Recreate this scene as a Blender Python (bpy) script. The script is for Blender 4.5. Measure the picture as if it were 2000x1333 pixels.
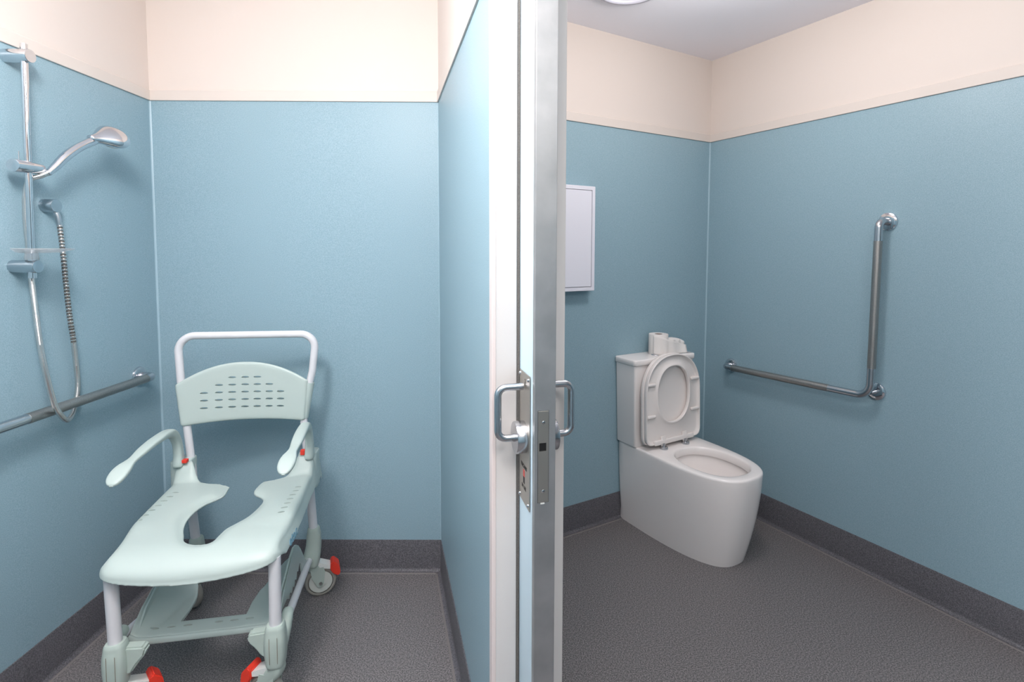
import bpy, bmesh, math, random
from mathutils import Vector, Matrix
random.seed(4)
for o in list(bpy.data.objects): bpy.data.objects.remove(o)
SC = bpy.context.scene
COL = SC.collection

# ------------------------------------------------------------------ camera, world, lights, exposure
EYE = 1.47
cam_data = bpy.data.cameras.new('camera')
cam = bpy.data.objects.new('camera', cam_data); COL.objects.link(cam)
cam_data.sensor_width = 36.0
cam_data.lens = 1046.18 / 2000 * 36.0
cam_data.shift_x = -(1047.42 - 1000) / 2000
cam_data.shift_y = (553.27 - 666.5) / 2000
cam_data.clip_start = 0.02
cam.matrix_world = Matrix.Translation((0, 0, EYE)) @ Matrix.Rotation(math.radians(90) - 0.0622, 4, 'X') @ Matrix.Rotation(0.0047, 4, 'Z')
SC.camera = cam

world = bpy.data.worlds.new('world'); SC.world = world
world.use_nodes = True
world.node_tree.nodes['Background'].inputs[0].default_value = (0.80, 0.86, 1.0, 1)
world.node_tree.nodes['Background'].inputs[1].default_value = 0.5

def area_light(name, loc, size, power, color, rot=(0, 0, 0), shape='DISK', size_y=None):
    l = bpy.data.lights.new(name, 'AREA'); l.shape = shape; l.size = size
    if size_y: l.size_y = size_y
    l.energy = power; l.color = color
    o = bpy.data.objects.new(name, l); o.location = loc; o.rotation_euler = rot
    COL.objects.link(o); return o
def point_light(name, loc, radius, power, color):
    l = bpy.data.lights.new(name, 'POINT'); l.shadow_soft_size = radius; l.energy = power; l.color = color
    o = bpy.data.objects.new(name, l); o.location = loc; COL.objects.link(o); return o
point_light('ceiling_lamp_light', (-0.15, 0.20, 2.40), 0.12, 22, (1.0, 0.955, 0.93))
point_light('toilet_lamp_light', (0.66, 1.85, 2.42), 0.12, 23, (1.0, 0.955, 0.93))
point_light('shower_lamp_light', (-0.80, 0.74, 2.34), 0.14, 71, (1.0, 0.965, 0.95))
area_light('rear_fill_light', (0.5, -0.6, 2.5), 1.2, 34, (1.0, 0.955, 0.93))  # unseen fill added behind the camera, power set by overall brightness

SC.view_settings.view_transform = 'Standard'
SC.view_settings.look = 'None'
SC.view_settings.gamma = 1
SC.view_settings.use_curve_mapping = False
SC.view_settings.exposure = 0.0

# ------------------------------------------------------------------ materials
def srgb(r, g, b):
    f = lambda c: (c / 255 / 12.92) if c / 255 <= 0.04045 else ((c / 255 + 0.055) / 1.055) ** 2.4
    return (f(r), f(g), f(b), 1)

def mat(name, col, rough=0.5, metal=0.0, spec=0.5, coat=0.0, **k):
    m = bpy.data.materials.new(name); m.use_nodes = True
    b = m.node_tree.nodes['Principled BSDF']
    b.inputs['Base Color'].default_value = col
    b.inputs['Roughness'].default_value = rough
    b.inputs['Metallic'].default_value = metal
    b.inputs['Specular IOR Level'].default_value = spec
    b.inputs['Coat Weight'].default_value = coat
    for kk, v in k.items(): b.inputs[kk].default_value = v
    return m

def speckle(m, cols, scale, bump=0.0, big=None, bscale=None, detail=2.0):
    """noise speckle between a list of colours (position, colour); optional fine bump"""
    nt = m.node_tree; b = nt.nodes['Principled BSDF']
    tc = nt.nodes.new('ShaderNodeTexCoord')
    n = nt.nodes.new('ShaderNodeTexNoise'); n.inputs['Scale'].default_value = scale; n.inputs['Detail'].default_value = detail
    nt.links.new(tc.outputs['Object'], n.inputs['Vector'])
    r = nt.nodes.new('ShaderNodeValToRGB')
    while len(r.color_ramp.elements) < len(cols): r.color_ramp.elements.new(0.5)
    for e, (p, c) in zip(r.color_ramp.elements, cols): e.position = p; e.color = c
    nt.links.new(n.outputs['Fac'], r.inputs['Fac'])
    nt.links.new(r.outputs['Color'], b.inputs['Base Color'])
    if bump:
        n2 = nt.nodes.new('ShaderNodeTexNoise'); n2.inputs['Scale'].default_value = bscale or scale * 0.7
        nt.links.new(tc.outputs['Object'], n2.inputs['Vector'])
        bp = nt.nodes.new('ShaderNodeBump'); bp.inputs['Strength'].default_value = bump; bp.inputs['Distance'].default_value = 0.001
        nt.links.new(n2.outputs['Fac'], bp.inputs['Height']); nt.links.new(bp.outputs['Normal'], b.inputs['Normal'])
    return m

M = {}
M['blue'] = speckle(mat('blue_wall_vinyl', srgb(143, 170, 181), 0.42, spec=0.35),
    [(0.36, srgb(133, 162, 173)), (0.5, srgb(143, 170, 181)), (0.64, srgb(153, 178, 189))], 380, bump=0.12, bscale=420)
M['cream'] = mat('cream_paint', srgb(219, 207, 199), 0.55, spec=0.3)
M['ceiling'] = mat('ceiling_paint', srgb(249, 246, 252), 0.8, spec=0.2)
M['trim'] = mat('cream_trim_plastic', srgb(215, 204, 196), 0.55, spec=0.3)
M['vinyl'] = speckle(mat('grey_floor_vinyl', srgb(100, 98, 102), 0.5, spec=0.35),
    [(0.34, srgb(76, 76, 76)), (0.48, srgb(107, 104, 104)), (0.66, srgb(144, 137, 138))], 210, bump=0.3, bscale=260)
M['cove'] = speckle(mat('shaded_coving_vinyl', srgb(84, 84, 88), 0.5, spec=0.35),
    [(0.34, srgb(72, 73, 76)), (0.48, srgb(90, 89, 93)), (0.66, srgb(112, 108, 114))], 260, bump=0.2, bscale=260)  # floor sheet turned up the wall; its shade is put into the colour
M['cove_highlight'] = mat('pale_grey_foot_highlight', srgb(118, 113, 111), 0.6)  # paler line at the coving foot: a highlight painted into the colour
M['weld'] = mat('pale_blue_weld_bead', srgb(158, 184, 195), 0.4)
M['jamb'] = mat('white_jamb_paint', srgb(214, 209, 206), 0.45)
M['jamb_edge'] = mat('jamb_edge_paint', srgb(224, 210, 206), 0.4)
M['brush'] = speckle(mat('grey_brush_pile', srgb(110, 106, 102), 0.9, spec=0.1), [(0.35, srgb(70, 68, 66)), (0.65, srgb(140, 134, 128))], 900, bump=0.8, bscale=1200)
M['door'] = mat('pale_blue_door_laminate', srgb(196, 217, 228), 0.3)
M['steel'] = mat('brushed_steel', srgb(176, 176, 172), 0.34, metal=1.0)
M['edge_steel'] = speckle(mat('door_edge_steel', srgb(190, 190, 190), 0.5, metal=0.95), [(0.3, srgb(172, 174, 175)), (0.7, srgb(190, 191, 192))], 14, detail=6)
M['satin'] = mat('satin_chrome', srgb(198, 200, 204), 0.22, metal=1.0)
M['chrome'] = mat('chrome', srgb(214, 216, 220), 0.06, metal=1.0)
M['nickel'] = mat('dull_nickel_plate', srgb(182, 178, 171), 0.46, metal=1.0)
M['knurl'] = speckle(mat('knurled_steel', srgb(170, 166, 162), 0.36, metal=1.0), [(0.4, srgb(158, 154, 150)), (0.6, srgb(184, 180, 176))], 700, bump=0.5, bscale=800)
M['dark'] = mat('black_recess', srgb(18, 18, 18), 0.6)
M['ink'] = mat('dark_ink', srgb(45, 42, 40), 0.6)
M['red'] = mat('red_plastic', srgb(226, 58, 40), 0.4)
M['redpaint'] = mat('red_indicator', srgb(200, 62, 54), 0.4)
M['mint'] = mat('mint_plastic', srgb(184, 197, 192), 0.38, spec=0.4)
M['mint_grey'] = mat('mint_grey_plastic', srgb(176, 189, 181), 0.42, spec=0.4)
M['white_tube'] = mat('white_powder_coat', srgb(217, 216, 219), 0.35)
M['white_plastic'] = mat('white_plastic', srgb(226, 228, 224), 0.4)
M['tyre'] = mat('grey_tyre_rubber', srgb(158, 154, 146), 0.6)
M['hub'] = mat('grey_hub_plastic', srgb(208, 212, 205), 0.45)
M['grime'] = mat('brown_grime', srgb(118, 96, 74), 0.8)
M['logo'] = mat('blue_grey_lettering', srgb(112, 150, 168), 0.4)
M['ceramic'] = mat('white_ceramic', srgb(243, 236, 233), 0.12, spec=0.5, coat=0.3)
M['seat'] = mat('white_seat_plastic', srgb(232, 224, 220), 0.25)
M['paper'] = mat('white_paper', srgb(232, 226, 222), 0.9, spec=0.1)
M['core'] = mat('brown_card', srgb(120, 100, 90), 0.9)
M['cabinet'] = mat('white_cabinet_laminate', srgb(228, 226, 234), 0.35)
M['lamp_ring'] = mat('white_lamp_ring', srgb(206, 204, 216), 0.5)
M['lamp_face'] = mat('opal_lamp_face', srgb(176, 170, 180), 0.5)
M['hose_rib'] = mat('ribbed_chrome_hose', srgb(205, 205, 203), 0.2, metal=0.9)
M['hose_groove'] = mat('hose_groove_grey', srgb(92, 88, 84), 0.45, metal=0.5)
M['soap'] = mat('clear_frosted_plastic', srgb(235, 238, 240), 0.25, spec=0.5, **{'Transmission Weight': 0.5, 'IOR': 1.2, 'Alpha': 0.55})
M['knob'] = mat('satin_bracket_chrome', srgb(186, 194, 200), 0.2, metal=1.0)

# ------------------------------------------------------------------ helpers
def link(name, me, parent=None, m=None, smooth=True, loc=None, rotz=None):
    o = bpy.data.objects.new(name, me); COL.objects.link(o)
    if m is not None:
        for x in (m if isinstance(m, (list, tuple)) else [m]): me.materials.append(x)
    if parent: o.parent = parent
    if loc: o.location = loc
    if rotz is not None: o.rotation_euler = (0, 0, rotz)
    if smooth: me.shade_smooth()
    return o

def bm_obj(name, bm, parent=None, m=None, smooth=True, loc=None, rotz=None, sharp=None):
    bmesh.ops.recalc_face_normals(bm, faces=bm.faces)
    if sharp is not None:
        for e in bm.edges:
            if len(e.link_faces) == 2 and e.calc_face_angle(0) > sharp: e.smooth = False
    me = bpy.data.meshes.new(name); bm.to_mesh(me); bm.free()
    return link(name, me, parent, m, smooth, loc, rotz)

def tag(o, label=None, cat=None, group=None, kind=None):
    if label: o['label'] = label
    if cat: o['category'] = cat
    if group: o['group'] = group
    if kind: o['kind'] = kind
    return o

def empty(name, loc, rotz=0.0):
    o = bpy.data.objects.new(name, None); COL.objects.link(o)
    o.location = loc; o.rotation_euler = (0, 0, rotz); o.empty_display_size = 0.05
    return o

def box(bm, x0, x1, y0, y1, z0, z1, bev=0.0, seg=2, mi=0):
    vs = [bm.verts.new((x, y, z)) for x in (x0, x1) for y in (y0, y1) for z in (z0, z1)]
    fs = [(0, 1, 3, 2), (4, 6, 7, 5), (0, 4, 5, 1), (2, 3, 7, 6), (0, 2, 6, 4), (1, 5, 7, 3)]
    F = [bm.faces.new([vs[i] for i in f]) for f in fs]
    for f in F: f.material_index = mi
    if bev:
        bmesh.ops.recalc_face_normals(bm, faces=F)
        es = list({e for f in F for e in f.edges})
        r = bmesh.ops.bevel(bm, geom=es, offset=bev, segments=seg, profile=0.5, affect='EDGES')
        for f in r['faces']: f.material_index = mi

def box_obj(name, dims, parent=None, m=None, bev=0.0, seg=2, **k):
    bm = bmesh.new(); box(bm, *dims, bev=bev, seg=seg)
    return bm_obj(name, bm, parent, m, smooth=bool(bev), sharp=0.6 if bev else None, **k)

def catmull(pts, n):
    """smooth a list of tuples (any length) with Catmull-Rom, n steps per span"""
    P = [Vector(p) for p in pts]; out = []
    L = len(P)
    for i in range(L - 1):
        p0 = P[i - 1] if i > 0 else P[i] * 2 - P[i + 1]
        p1, p2 = P[i], P[i + 1]
        p3 = P[i + 2] if i + 2 < L else P[i + 1] * 2 - P[i]
        for j in range(n):
            t = j / n
            out.append(0.5 * ((2 * p1) + (p2 - p0) * t + (2 * p0 - 5 * p1 + 4 * p2 - p3) * t * t + (3 * p1 - p0 - 3 * p2 + p3) * t * t * t))
    out.append(P[-1]); return out

def fillet(pts, r, n=8):
    """round the corners of a 3-D polyline with radius r"""
    P = [Vector(p) for p in pts]; out = [P[0]]
    for i in range(1, len(P) - 1):
        rr = r[i - 1] if isinstance(r, (list, tuple)) else r
        a, b, c = P[i - 1], P[i], P[i + 1]
        u, v = (a - b).normalized(), (c - b).normalized()
        ang = u.angle(v)
        d = rr / math.tan(ang / 2)
        d = min(d, (a - b).length * 0.49, (c - b).length * 0.49); rr = d * math.tan(ang / 2)
        ctr = b + (u + v).normalized() * (rr / math.sin(ang / 2))
        s, e = b + u * d - ctr, b + v * d - ctr
        tot = s.angle(e)
        for j in range(n + 1):
            t = j / n
            out.append(ctr + (s * math.sin((1 - t) * tot) + e * math.sin(t * tot)) / math.sin(tot))
    out.append(P[-1]); return out

def rings_to_mesh(bm, rings, closed_u=True, caps=True, mi=0):
    V = [[bm.verts.new(p) for p in r] for r in rings]
    n = len(V[0])
    for a, b in zip(V, V[1:]):
        for i in range(n if closed_u else n - 1):
            f = bm.faces.new((a[i], a[(i + 1) % n], b[(i + 1) % n], b[i])); f.material_index = mi
    if caps:
        f = bm.faces.new(V[0][::-1]); f.material_index = mi
        f = bm.faces.new(V[-1]); f.material_index = mi
    return V

def tube(bm, path, rad, seg=20, caps=True, mi=0, mif=None):
    """round tube with parallel-transported frames; rad number or list"""
    P = [Vector(p) for p in path]; n = len(P)
    R = rad if isinstance(rad, (list, tuple)) else [rad] * n
    T = [(P[min(i + 1, n - 1)] - P[max(i - 1, 0)]).normalized() for i in range(n)]
    ref = Vector((0, 0, 1)) if abs(T[0].z) < 0.9 else Vector((1, 0, 0))
    N = T[0].cross(ref).normalized(); rings = []
    for i in range(n):
        if i:
            q = T[i - 1].rotation_difference(T[i]); N = (q @ N)
        N = (N - T[i] * N.dot(T[i])).normalized(); B = T[i].cross(N)
        rings.append([P[i] + (N * math.cos(a) + B * math.sin(a)) * R[i] for a in [2 * math.pi * k / seg for k in range(seg)]])
    V = rings_to_mesh(bm, rings, caps=caps, mi=mi)
    return V

def tube_obj(name, path, rad, parent=None, m=None, seg=20, **k):
    bm = bmesh.new(); tube(bm, path, rad, seg)
    return bm_obj(name, bm, parent, m, sharp=0.9, **k)

def sweep(bm, stations, side, n=2.6, seg=28, round_caps=True, mi=0):
    """superellipse section swept along stations (x,y,z,width,height); width along 'side'"""
    S = [Vector(s) for s in stations]; L = len(S)
    P = [Vector(s[:3]) for s in S]; side = Vector(side).normalized()
    rings = []
    def ring(i, sc, off):
        T = (P[min(i + 1, L - 1)] - P[max(i - 1, 0)]).normalized()
        W = (side - T * side.dot(T)).normalized(); H = T.cross(W)
        w, h = S[i][3] / 2 * sc, S[i][4] / 2 * sc; out = []
        for k in range(seg):
            a = 2 * math.pi * k / seg; c, s = math.cos(a), math.sin(a)
            out.append(P[i] + T * off + W * (w * math.copysign(abs(c) ** (2 / n), c)) + H * (h * math.copysign(abs(s) ** (2 / n), s)))
        return out
    if round_caps:
        e = min(S[0][3], S[0][4]) * 0.35
        for t in (0.12, 0.4, 0.7): rings.append(ring(0, math.sin(math.acos(1 - t)) * 0.35 + 0.65 if t else 0.5, -e * (1 - t)))
    for i in range(L): rings.append(ring(i, 1.0, 0.0))
    if round_caps:
        e = min(S[-1][3], S[-1][4]) * 0.35
        for t in (0.7, 0.4, 0.12): rings.append(ring(L - 1, math.sin(math.acos(1 - t)) * 0.35 + 0.65, e * (1 - t)))
    return rings_to_mesh(bm, rings, mi=mi)

def sweep_obj(name, stations, side, parent=None, m=None, n=2.6, smooth_steps=6, round_caps=True, seg=28):
    st = catmull([tuple(s) for s in stations], smooth_steps) if smooth_steps else stations
    bm = bmesh.new(); sweep(bm, st, side, n=n, seg=seg, round_caps=round_caps)
    return bm_obj(name, bm, parent, m, sharp=1.0)

def lathe(bm, prof, seg=40, axis='Z', origin=(0, 0, 0), mi=0):
    """profile list of (radius, height) turned about an axis through origin"""
    o = Vector(origin); rings = []
    for r, h in prof:
        ring = []
        for k in range(seg):
            a = 2 * math.pi * k / seg; c, s = math.cos(a) * r, math.sin(a) * r
            v = {'Z': (c, s, h), 'Y': (c, h, s), 'X': (h, c, s)}[axis]
            ring.append(o + Vector(v))
        rings.append(ring)
    return rings_to_mesh(bm, rings, mi=mi)

def lathe_obj(name, prof, parent=None, m=None, seg=40, axis='Z', origin=(0, 0, 0), **k):
    bm = bmesh.new(); lathe(bm, prof, seg, axis, origin)
    return bm_obj(name, bm, parent, m, sharp=0.7, **k)

def prism(bm, poly, lo, hi, plane='xy', mi=0):
    def p3(a, b, c): return {'xy': (a, b, c), 'xz': (a, c, b), 'yz': (c, a, b)}[plane]
    A = [bm.verts.new(p3(a, b, lo)) for a, b in poly]; B = [bm.verts.new(p3(a, b, hi)) for a, b in poly]
    n = len(poly)
    for i in range(n):
        f = bm.faces.new((A[i], A[(i + 1) % n], B[(i + 1) % n], B[i])); f.material_index = mi
    bm.faces.new(A[::-1]).material_index = mi; bm.faces.new(B).material_index = mi

def boolean(o, bm, op='DIFFERENCE', self_hit=False):
    """cut the shape in bm (in the object's own space) out of o"""
    bmesh.ops.recalc_face_normals(bm, faces=bm.faces)
    me = bpy.data.meshes.new('cutter'); bm.to_mesh(me); bm.free()
    c = bpy.data.objects.new('cutter', me); COL.objects.link(c)
    par, loc, rot = o.parent, o.location.copy(), o.rotation_euler.copy()
    o.parent = None; o.location = (0, 0, 0); o.rotation_euler = (0, 0, 0)
    md = o.modifiers.new('cut', 'BOOLEAN'); md.operation = op; md.solver = 'EXACT'; md.object = c; md.use_self = self_hit
    bpy.context.view_layer.update()
    dg = bpy.context.evaluated_depsgraph_get()
    nm = bpy.data.meshes.new_from_object(o.evaluated_get(dg))
    o.modifiers.clear(); o.data = nm
    bpy.data.objects.remove(c)
    o.parent, o.location, o.rotation_euler = par, loc, rot
    b2 = bmesh.new(); b2.from_mesh(nm)
    for e in b2.edges: e.smooth = not (len(e.link_faces) == 2 and e.calc_face_angle(0) > 0.9)
    b2.to_mesh(nm); b2.free(); nm.shade_smooth() if False else None
    for p in nm.polygons: p.use_smooth = True
    return o

def remesh(o, voxel, iters):
    """even out a cut solid and soften its edges"""
    par, loc, rot = o.parent, o.location.copy(), o.rotation_euler.copy()
    o.parent = None; o.location = (0, 0, 0); o.rotation_euler = (0, 0, 0)
    md = o.modifiers.new('re', 'REMESH'); md.mode = 'VOXEL'; md.voxel_size = voxel; md.use_smooth_shade = True
    sm = o.modifiers.new('sm', 'SMOOTH'); sm.factor = 0.5; sm.iterations = iters
    bpy.context.view_layer.update()
    mats = list(o.data.materials)
    nm = bpy.data.meshes.new_from_object(o.evaluated_get(bpy.context.evaluated_depsgraph_get()))
    o.modifiers.clear(); o.data = nm
    if not nm.materials:
        for m_ in mats: nm.materials.append(m_)
    o.parent, o.location, o.rotation_euler = par, loc, rot
    for p in nm.polygons: p.use_smooth = True
    return o

def plate(name, fn, T, nu, nv, parent=None, m=None, p=14, cuts=None):
    """pillow-edged plate: fn(s,t) gives the mid surface for s,t in [-1,1], T its thickness"""
    def par(n):
        out = []
        for i in range(n + 1):
            a = -1 + 2 * i / n
            out.append(math.copysign(1 - (1 - abs(a)) ** 1.6, a))
        return out
    su, sv = par(nu), par(nv)
    pos = [[Vector(fn(s, t)) for t in sv] for s in su]
    bm = bmesh.new(); F, B = [], []
    for i in range(nu + 1):
        rf, rb = [], []
        for j in range(nv + 1):
            du = pos[min(i + 1, nu)][j] - pos[max(i - 1, 0)][j]; dv = pos[i][min(j + 1, nv)] - pos[i][max(j - 1, 0)]
            N = du.cross(dv)
            N = N.normalized() if N.length > 1e-12 else Vector((0, 1, 0))
            g = math.sqrt(max(0, 1 - abs(su[i]) ** p)) * math.sqrt(max(0, 1 - abs(sv[j]) ** p))
            edge = i in (0, nu) or j in (0, nv)
            a = bm.verts.new(pos[i][j] + N * (T / 2 * g)); rf.append(a)
            rb.append(a if edge else bm.verts.new(pos[i][j] - N * (T / 2 * g)))
        F.append(rf); B.append(rb)
    for i in range(nu):
        for j in range(nv):
            bm.faces.new((F[i][j], F[i + 1][j], F[i + 1][j + 1], F[i][j + 1]))
            bm.faces.new((B[i][j], B[i][j + 1], B[i + 1][j + 1], B[i + 1][j]))
    o = bm_obj(name, bm, parent, m)
    if cuts is not None: boolean(o, cuts)
    return o

def text_obj(name, body, size, parent, m, matrix, depth=0.0004, shear=0.0, xscale=1.0, bold=0.0):
    cu = bpy.data.curves.new(name, 'FONT'); cu.body = body; cu.size = size; cu.extrude = depth
    cu.align_x = 'CENTER'; cu.align_y = 'CENTER'; cu.shear = shear; cu.offset = bold
    t = bpy.data.objects.new('t', cu); COL.objects.link(t)
    bpy.context.view_layer.update()
    me = bpy.data.meshes.new_from_object(t.evaluated_get(bpy.context.evaluated_depsgraph_get()))
    bpy.data.objects.remove(t)
    me.transform(matrix @ Matrix.Diagonal((xscale, 1, 1, 1)))
    return link(name, me, parent, m, smooth=False)

def smooth01(x): x = max(0.0, min(1.0, x)); return x * x * (3 - 2 * x)

# ------------------------------------------------------------------ setting: room shell
ZT, ZC, ZCEIL = 2.107, 0.145, 2.579
LC = Vector((-1.679, 2.364)); LD = Vector((0.0213, -0.9998))
RC = Vector((-0.428, 2.369)); TC = Vector((1.0234, 3.2112))
RD = Vector((0.5157, -0.8568)); TD = Vector((-0.8559, -0.5171))
JP = Vector((-0.099, 1.235)); PN = Vector((0.9603, 0.2790)); PD = Vector((0.2790, -0.9603))
WT = 0.172                                         # partition thickness
def d2(a, d, s, n=None, k=0): return a + d * s + (n * k if n is not None else Vector((0, 0)))

def wall(name, a, b, nrm, t=0.1):
    """wall from a to b (plan points); nrm points away from the room; blue below ZT, cream above"""
    bm = bmesh.new(); zs = [-0.02, ZT, ZCEIL + 0.05]
    pts = [a, b, b + nrm * t, a + nrm * t]
    V = [[bm.verts.new((p.x, p.y, z)) for p in pts] for z in zs]
    for k in range(2):
        for i in range(4):
            f = bm.faces.new((V[k][i], V[k][(i + 1) % 4], V[k + 1][(i + 1) % 4], V[k + 1][i])); f.material_index = k
    bm.faces.new(V[0][::-1]); bm.faces.new(V[2]).material_index = 1
    return tag(bm_obj(name, bm, None, [M['blue'], M['cream']], smooth=False), kind='structure')

def cove(name, a, b, inn, h=ZC):
    """coved vinyl skirting along a-b; inn points into the room"""
    prof = [(0.0, h), (0.0035, h), (0.0045, h - 0.002)]
    r = 0.016; prof.append((0.005, r))
    for k in range(1, 8):
        t = k / 8 * math.pi / 2; prof.append((0.005 + r - r * math.cos(t), r - r * math.sin(t) + 0.0015))
    prof += [(0.005 + r, 0.0018), (0.005 + r + 0.006, 0.0018), (0.005 + r + 0.008, 0.0), (0.0, 0.0)]
    bm = bmesh.new(); rings = []
    for p in (a, b): rings.append([(p.x + inn.x * o, p.y + inn.y * o, z) for o, z in prof])
    rings_to_mesh(bm, rings)
    bm.faces.ensure_lookup_table()
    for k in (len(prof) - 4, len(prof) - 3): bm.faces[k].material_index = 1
    return tag(bm_obj(name, bm, None, [M['cove'], M['cove_highlight']], smooth=True, sharp=0.9), kind='structure')

def band(name, a, b, inn):
    """cream capping strip above the blue lining"""
    bm = bmesh.new()
    prof = [(0.0, ZT), (0.006, ZT), (0.007, ZT + 0.002), (0.007, ZT + 0.042), (0.005, ZT + 0.045), (0.0, ZT + 0.045)]
    rings_to_mesh(bm, [[(p.x + inn.x * o, p.y + inn.y * o, z) for o, z in prof] for p in (a, b)])
    return tag(bm_obj(name, bm, None, M['trim'], smooth=False), kind='structure')

def quad_obj(name, pts, z0, z1, m):
    bm = bmesh.new(); prism(bm, pts, z0, z1)
    return tag(bm_obj(name, bm, None, m, smooth=False), kind='structure')

REAR = -1.5
L_end = d2(LC, LD, (LC.y - REAR) / 0.9998)
R_end = d2(TC, RD, (TC.y - REAR) / 0.8568)
wall('wall_left', LC, L_end, Vector((-1, -0.0213)))
wall('wall_back', d2(LC, Vector((1, 0.004)), -0.1), d2(RC, Vector((1, 0.004)), 0.03), Vector((-0.004, 1)))
T_end = TC + TD * 1.503
wall('wall_far', TC - TD * 0.1, T_end, Vector((-0.5171, 0.8559)))
wall('wall_right', TC, R_end, -TD)
wall('wall_rear', Vector((L_end.x - 0.1, REAR)), Vector((R_end.x + 0.1, REAR)), Vector((0, -1)))
# partition between shower and toilet (hollow cavity for the sliding door)
def part_skin(bm, y0, y1, x0, x1):
    zs = [-0.02, ZT, ZCEIL + 0.05]
    for k in range(2): box(bm, x0, x1, y0, y1, zs[k], zs[k + 1], mi=k)
bm = bmesh.new()
part_skin(bm, 0.0, 0.058, -1.21, -0.012); part_skin(bm, WT - 0.054, WT, -1.21, -0.012)
o = bm_obj('wall_middle', bm, None, [M['blue'], M['cream']], smooth=False, loc=(JP.x, JP.y, 0), rotz=math.atan2(PD.y, PD.x))
tag(o, kind='structure')

quad_obj('floor', [(-2.0, REAR - 0.1), (4.2, REAR - 0.1), (4.2, 3.8), (-2.0, 3.8)], -0.08, 0.0, M['vinyl'])
quad_obj('ceiling', [(-2.0, REAR - 0.1), (4.2, REAR - 0.1), (4.2, 3.8), (-2.0, 3.8)], ZCEIL, ZCEIL + 0.1, M['ceiling'])

EX = Vector((1, 0.004)); EYn = Vector((0.004, -1))
LN = Vector((0.9998, 0.0213))
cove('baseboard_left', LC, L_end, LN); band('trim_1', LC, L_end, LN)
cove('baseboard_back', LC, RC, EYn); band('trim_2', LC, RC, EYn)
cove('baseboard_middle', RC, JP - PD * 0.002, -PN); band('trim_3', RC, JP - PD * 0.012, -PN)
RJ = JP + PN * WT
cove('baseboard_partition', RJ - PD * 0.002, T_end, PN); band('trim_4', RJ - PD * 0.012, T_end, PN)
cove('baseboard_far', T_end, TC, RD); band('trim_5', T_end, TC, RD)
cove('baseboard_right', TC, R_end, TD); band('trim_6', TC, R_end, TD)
# pale weld beads in the two lined corners
def bead(name, c, dirs, z0=ZC, z1=ZT, r=0.006):
    bm = bmesh.new(); a = c + dirs[0] * r; b = c + dirs[1] * r; mid = c + (dirs[0] + dirs[1]) * r * 0.35
    prism(bm, [tuple(c), tuple(a), tuple(mid), tuple(b)], z0, z1)
    return tag(bm_obj(name, bm, None, M['weld'], smooth=False), kind='structure')
bead('trim_7', LC, (EX, LD)); bead('trim_8', TC, (RD, TD)); bead('trim_9', RC, (PD, -EX), r=0.004)

# door pocket jambs and the sliding door: local x towards the viewer, local y to the right
PROT = math.atan2(PD.y, PD.x); PLOC = (JP.x, JP.y, 0)
bm = bmesh.new(); box(bm, -0.03, 0.0, 0.004, 0.056, 0.0, ZCEIL, bev=0.002); box(bm, -0.03, 0.001, -0.004, 0.006, 0.0, ZCEIL, bev=0.0015, mi=1)
tag(bm_obj('trim_10', bm, None, [M['jamb'], M['jamb_edge']], smooth=False, loc=PLOC, rotz=PROT), kind='structure')
bm = bmesh.new(); box(bm, -0.03, 0.0, 0.119, WT + 0.004, 0.0, ZCEIL, bev=0.002)
tag(bm_obj('trim_11', bm, None, M['jamb'], smooth=False, loc=PLOC, rotz=PROT), kind='structure')
bm = bmesh.new(); box(bm, -0.025, -0.001, 0.0562, 0.0632, 0.004, ZCEIL - 0.01)
tag(bm_obj('trim_12', bm, None, M['brush'], smooth=False, loc=PLOC, rotz=PROT), kind='structure')

# ------------------------------------------------------------------ sliding door with privacy lock
DX, D0, D1 = 0.13, 0.0645, 0.109        # leading edge, left face, right face
door = tag(empty('sliding_door', PLOC, PROT), 'pale blue sliding pocket door with steel edge standing between white jambs', 'door')
o = box_obj('door_leaf', (-0.95, DX - 0.002, D0, D1, 0.01, 2.36), door, M['door'], bev=0.001)
bm = bmesh.new()
box(bm, DX - 0.002, DX + 0.001, D0 - 0.0012, D1 + 0.0008, 0.01, 2.36, bev=0.0006)
box(bm, DX - 0.016, DX, D0 - 0.0014, D0 - 0.0001, 0.01, 2.36)
box(bm, DX - 0.016, DX, D1 + 0.0001, D1 + 0.0012, 0.01, 2.36)
bm_obj('edge_strip', bm, door, M['edge_steel'], smooth=False)
# faceplate of the lock on the leading edge
bm = bmesh.new(); box(bm, DX + 0.0008, DX + 0.0024, D0 + 0.006, D0 + 0.030, 0.922, 1.124, bev=0.0006)
o = box_obj('faceplate_rebate', (DX + 0.0005, DX + 0.00115, D0 + 0.0053, D0 + 0.0307, 0.9213, 0.1247 + 1.0), door, M['dark'])
fp = bm_obj('lock_faceplate', bm, door, M['nickel'], smooth=False)
bm = bmesh.new(); box(bm, DX - 0.01, DX + 0.01, D0 + 0.0085, D0 + 0.0245, 1.036, 1.054); boolean(fp, bm)
for p in fp.data.polygons: p.use_smooth = False
box_obj('bolt_pocket', (DX + 0.0004, DX + 0.0012, D0 + 0.008, D0 + 0.025, 1.035, 1.055), fp, M['dark'])
for z in (1.099, 0.947):
    s = lathe_obj('screw', [(0.0, 0.0), (0.0036, 0.0), (0.0036, 0.0006), (0.0026, 0.0012), (0.0, 0.0012)], fp, M['satin'], seg=20, axis='X', origin=(DX + 0.0022, D0 + 0.018, z))
    box_obj('screw_slot', (DX + 0.0032, DX + 0.0036, D0 + 0.0168, D0 + 0.0192, z - 0.0006, z + 0.0006), s, M['dark'])
box_obj('paint_chip', (DX + 0.001, DX + 0.0026, D0 + 0.012, D0 + 0.021, 0.9185, 0.9215), door, M['white_plastic'])

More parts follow.
